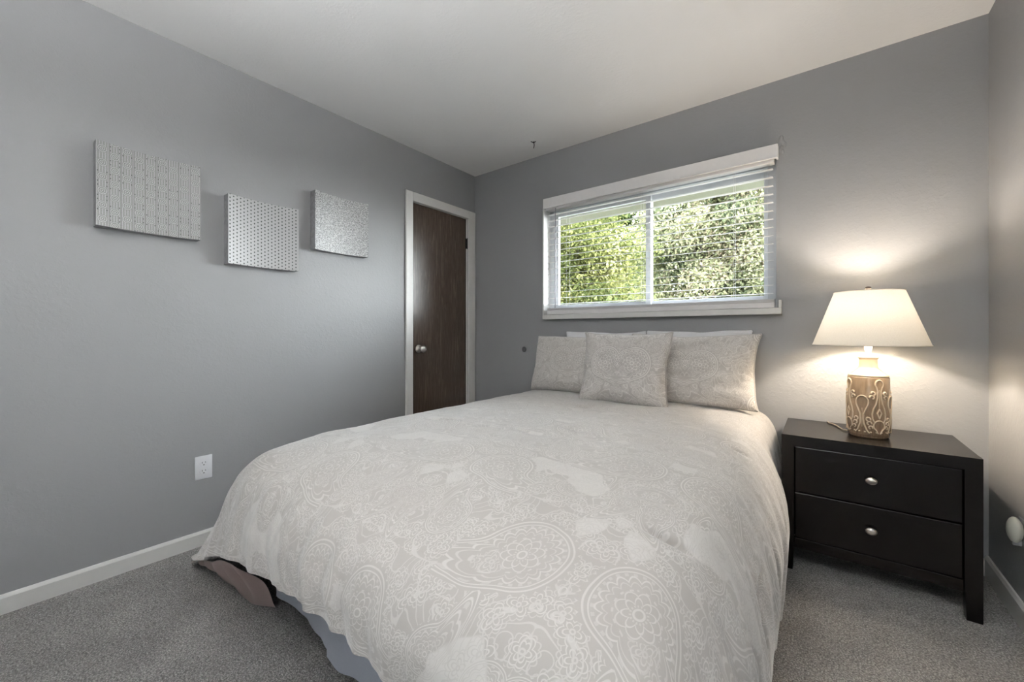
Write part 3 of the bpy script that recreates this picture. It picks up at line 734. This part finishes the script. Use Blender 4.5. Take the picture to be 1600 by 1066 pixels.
b = MB(); b.ball((-.022, .0, .008), .040, (.5, .80, 1.15), 24, 16); b.build('body', plain('off white plastic', (.62, .62, .54), .35), pl, smooth=True)
b = MB(); b.box(-.030, -.006, -.012, .012, -.045, -.022, .004); b.build('plug', plain('grey plug', (.3, .3, .3), .4), pl)
MB().lathe([(.021, 0), (.021, .002), (.018, .0035), (.002, .004)], 28, Matrix.Translation((-1.904, YB, .920)) @ Matrix.Rotation(PI / 2, 4, 'X')).build('wall_disc', plain('dark grey disc', (.085, .087, .09), .6), None, smooth=True, label='small dark grey round disc on the back wall left of the pillows', cat='wall disc')
hk = MB()
hk.tube([(0, 0, 0), (0, 0, -.012), (.004, -.002, -.016), (.006, -.003, -.03), (.002, -.001, -.044), (-.003, .002, -.048)], .0028, 8)
hk.tube([(-.016, -.012, -.001), (0, 0, -.010), (.012, .008, -.001)], .003, 8)
hook = hk.build('ceiling_hook', M_BLACK, None, smooth=True, label='tiny black hook screwed into the ceiling left of the window', cat='hook')
hook.location = (-1.654, 2.418, H)

# ------------------------------------------------------------------ wall art: three bent metal panels
def m_metal(kind):
    m, nt, b = material('silver sheet ' + kind); setp(b, rough=.50, metal=.22, spec=.35)
    t_ = nt.nodes.new('ShaderNodeTexCoord'); sp = nt.nodes.new('ShaderNodeSeparateXYZ'); nt.links.new(t_.outputs['UV'], sp.inputs[0])
    u, v = S(nt, sp.outputs[0]), S(nt, sp.outputs[1])
    if kind == 'perforated':
        nu, nv = 20.3, 18.5
        fx = (u * nu).fmod(1.0) - .5; cx = (u * nu).floor(); fy = (v * nv + cx.fmod(2.0) * .5).fmod(1.0) - .5
        d = (fx * fx + fy * fy).sqrt()
        f = d.step(.15, .25)
        nt.links.new(ramp(nt, f, [(0, (.07, .07, .072)), (1, (.40, .40, .40))]), b.inputs['Base Color'])
        bump(nt, b, f, .5, .002)
    elif kind == 'embossed':
        n9 = 9.0
        cx = (u * n9).floor(); fx = (u * n9).fmod(1.0) - .5
        vv = v * 6.0 + (cx * 2.37).fmod(1.0); fy = vv.fmod(1.0) - .5; rowi = vv.floor()
        d = (fx * fx * 1.1 + fy * fy * 2.2).sqrt()
        rings = (d * 40.0).sin() * d.step(.46, .40)
        lines = (u * 250.0).sin() * d.step(.40, .46)
        seam = fx.abs().line(.5, .05)
        rnd = ((cx * 7.13 + rowi * 3.71).sin() * 43.7).fmod(1.0)
        dx, dy = fx.abs() - .36, fy.abs() - .36
        dot = ((dx * dx + dy * dy * .7).sqrt()).step(.055, .03) * (rnd + v * .0).gt(.42)
        sp2 = noise(nt, coords(nt, 'UV'), 140, 2)
        f = (rings * .24 + lines * .12 + .68 + (sp2 - .5) * .5 - seam * .12) * (1.0 - dot * .75)
        nt.links.new(ramp(nt, f, [(0.1, (.05, .05, .05)), (.55, (.24, .24, .237)), (.74, (.34, .34, .336)), (1, (.54, .54, .54))]), b.inputs['Base Color'])
        bump(nt, b, rings * .5 + lines * .4, .35, .002)
    elif kind == 'speckled':
        a = noise(nt, coords(nt, 'UV'), 55, 3, .7); w = voro(nt, coords(nt, 'UV'), 60)
        f = a * .8 + S(nt, w.outputs['Distance']) * .3
        nt.links.new(ramp(nt, f, [(.36, (.10, .10, .10)), (.50, (.29, .29, .29)), (.66, (.52, .52, .52))]), b.inputs['Base Color'])
        bump(nt, b, f, .6, .003)
    else:
        n = noise(nt, coords(nt), 60, 3)
        nt.links.new(ramp(nt, n, [(.3, (.26, .26, .265)), (.7, (.36, .36, .365))]), b.inputs['Base Color'])
    return m
M_EDGE = m_metal('edge')
def art(kind, y0, y1, z0, z1, label):
    w, h = y1 - y0, z1 - z0
    root = empty('wall_art_panel', (XL, (y0 + y1) / 2, (z0 + z1) / 2), label=label, cat='wall art', group='silver metal panels on the left wall')
    n = 41; s_ = np.linspace(-1, 1, n); D0, sag = .060, .026
    depth = D0 - sag * (1 - s_ ** 2)
    Y = s_ * w / 2
    P = np.zeros((n, 9, 3)); tz = np.linspace(-1, 1, 9)
    P[:, :, 0] = depth[:, None]; P[:, :, 1] = Y[:, None]; P[:, :, 2] = tz[None] * h / 2
    uv = np.stack([(s_[:, None] + 1) / 2 + 0 * P[:, :, 0], (tz[None] + 1) / 2 + 0 * P[:, :, 0]], -1)
    mobj('front_sheet', grid_mesh('front_sheet', P, uv), m_metal(kind), root, True)
    b = MB(); e = .0006
    for sz in (-1, 1):
        va = [b.b.verts.new((depth[i] - e, Y[i], sz * h / 2)) for i in range(n)]; vb = [b.b.verts.new((.0005, Y[i], sz * h / 2)) for i in range(n)]
        for i in range(n - 1): b.b.faces.new((va[i], va[i + 1], vb[i + 1], vb[i]))
    for sy in (-1, 1):
        i = 0 if sy < 0 else n - 1
        b.b.faces.new([b.b.verts.new(p) for p in ((.0005, Y[i], -h / 2), (D0 - e, Y[i], -h / 2), (D0 - e, Y[i], h / 2), (.0005, Y[i], h / 2))])
    b.b.faces.new([b.b.verts.new(p) for p in ((.0005, -w / 2, -h / 2), (.0005, w / 2, -h / 2), (.0005, w / 2, h / 2), (.0005, -w / 2, h / 2))])
    b.build('side_rim', M_EDGE, root)
art('embossed', .280, .636, 1.503, 1.857, 'silver wall panel embossed with rings and fine stripes, farthest from the door')
art('perforated', .750, 1.097, 1.408, 1.762, 'silver wall panel punched all over with small dark dots, hung lowest')
art('speckled', 1.193, 1.547, 1.553, 1.905, 'silver wall panel with a rough speckled surface, nearest the door')

# ------------------------------------------------------------------ outside: lawn and trees
def m_leaf(name, stops):
    m = bpy.data.materials.new(name); m.use_nodes = True; nt = m.node_tree; nt.nodes.clear()
    o = nt.nodes.new('ShaderNodeOutputMaterial'); d = nt.nodes.new('ShaderNodeBsdfDiffuse'); tr = nt.nodes.new('ShaderNodeBsdfTranslucent'); mx = nt.nodes.new('ShaderNodeMixShader')
    a = nt.nodes.new('ShaderNodeAttribute'); a.attribute_name = 'tone'
    c = ramp(nt, S(nt, a.outputs['Fac']), stops)
    nt.links.new(c, d.inputs[0]); nt.links.new(c, tr.inputs[0]); mx.inputs[0].default_value = .4
    nt.links.new(d.outputs[0], mx.inputs[1]); nt.links.new(tr.outputs[0], mx.inputs[2]); nt.links.new(mx.outputs[0], o.inputs[0])
    return m
M_BARK = plain('grey bark', (.10, .08, .065), .9)
def leaves(name, centers, n, size, seed, spread):
    r = np.random.RandomState(seed)
    ci = r.randint(0, len(centers), n); c = np.array(centers)[ci]
    d = r.normal(size=(n, 3)); d /= np.linalg.norm(d, axis=1)[:, None]
    p = c[:, :3] + d * (c[:, 3:4] * r.rand(n, 1) ** .45) * np.array([[1, 1, .85]])
    ax = r.normal(size=(n, 3)) + np.array([[0, 0, -.5]]); ax /= np.linalg.norm(ax, axis=1)[:, None]
    sd = np.cross(ax, r.normal(size=(n, 3))); sd /= np.linalg.norm(sd, axis=1)[:, None]
    nm = np.cross(ax, sd)
    L = size * (.6 + .8 * r.rand(n, 1)); wd = L * .27
    # leaf: base, left, tip, right with a folded mid-rib
    V = np.stack([p, p + ax * L * .45 + sd * wd + nm * L * .10, p + ax * L, p + ax * L * .45 - sd * wd + nm * L * .10], 1)
    q = np.arange(n * 4).reshape(n, 4); tri = np.concatenate([q[:, [0, 1, 2]], q[:, [0, 2, 3]]])
    me = bpy.data.meshes.new(name); nf = len(tri)
    me.vertices.add(n * 4); me.vertices.foreach_set('co', V.reshape(-1).astype(np.float32))
    me.loops.add(nf * 3); me.loops.foreach_set('vertex_index', tri.reshape(-1).astype(np.int32))
    me.polygons.add(nf); me.polygons.foreach_set('loop_start', np.arange(0, nf * 3, 3, dtype=np.int32)); me.polygons.foreach_set('loop_total', np.full(nf, 3, dtype=np.int32))
    me.update(calc_edges=True)
    at = me.attributes.new('tone', 'FLOAT', 'POINT')
    cl = r.rand(len(centers))[ci]
    at.data.foreach_set('value', np.repeat(np.clip(cl * .55 + r.rand(n) * .45, 0, 1), 4).astype(np.float32))
    return me
def tree(label, x, y, zc, rx, ry, rz, n, size, seed, mat, nclump=26, cat='tree', ground=-.4):
    r = np.random.RandomState(seed)
    root = empty('tree', (x, y, ground), label=label, cat=cat)
    cs = []; b = MB()
    b.tube([(0, 0, 0), (.05, .02, (zc - ground) * .5), (0, .05, zc - ground + rz * .5)], .1, 10, [.13, .09, .03])
    for k in range(nclump):
        d = r.normal(size=3); d /= np.linalg.norm(d); q = d * np.array([rx, ry, rz]) * (r.rand() ** .4) * .85
        c = np.array([q[0], q[1], q[2] + zc - ground]); cs.append((*c, .28 + .22 * r.rand()))
        s0 = Vector((.03, .02, max(.3, (c[2]) * .55))); mid = s0.lerp(Vector(c), .5) + Vector((0, 0, .1))
        b.tube([s0, mid, Vector(c)], .03, 6, [.035, .022, .008])
    b.build('trunk', M_BARK, root, smooth=True)
    mobj('foliage', leaves('foliage', cs, n, size, seed, 1), mat, root)
    return root
YG = m_leaf('yellow green leaves', [(0, (.03, .045, .018)), (.40, (.15, .17, .06)), (.75, (.36, .35, .13)), (1, (.55, .52, .33))])
PG = m_leaf('pale mixed leaves', [(0, (.03, .045, .03)), (.30, (.16, .18, .10)), (.60, (.42, .42, .24)), (.82, (.40, .32, .24)), (1, (.70, .70, .62))])
DG = m_leaf('mid green leaves', [(0, (.02, .035, .015)), (.5, (.10, .13, .05)), (1, (.28, .30, .13))])
tree('bright yellow-green tree filling the left half of the window view', -3.05, 5.0, 2.0, 1.30, .7, 1.45, 88000, .043, 101, YG, 90)
tree('pale olive and rust leaved tree filling the right half of the window view', -1.10, 6.6, 2.3, 1.50, .7, 1.8, 100000, .050, 202, PG, 100)
tree('mid green shrub low outside beneath the two taller trees', -1.75, 4.1, .75, 1.3, .4, .55, 9000, .06, 303, DG, 24, 'shrub')
tree('dark dense evergreen far behind the yellow-green tree', -4.6, 9.6, 2.6, 2.4, .9, 2.4, 16000, .19, 404, DG, 60)
gm, gnt, gb = material('pale gravel'); setp(gb, rough=.9)
gnt.links.new(ramp(gnt, noise(gnt, coords(gnt), 3, 5), [(.3, (.20, .20, .18)), (.7, (.30, .29, .26))]), gb.inputs['Base Color'])
MB().box(-30, 30, -30, 40, -.5, -.4).build('ground', gm, **st)
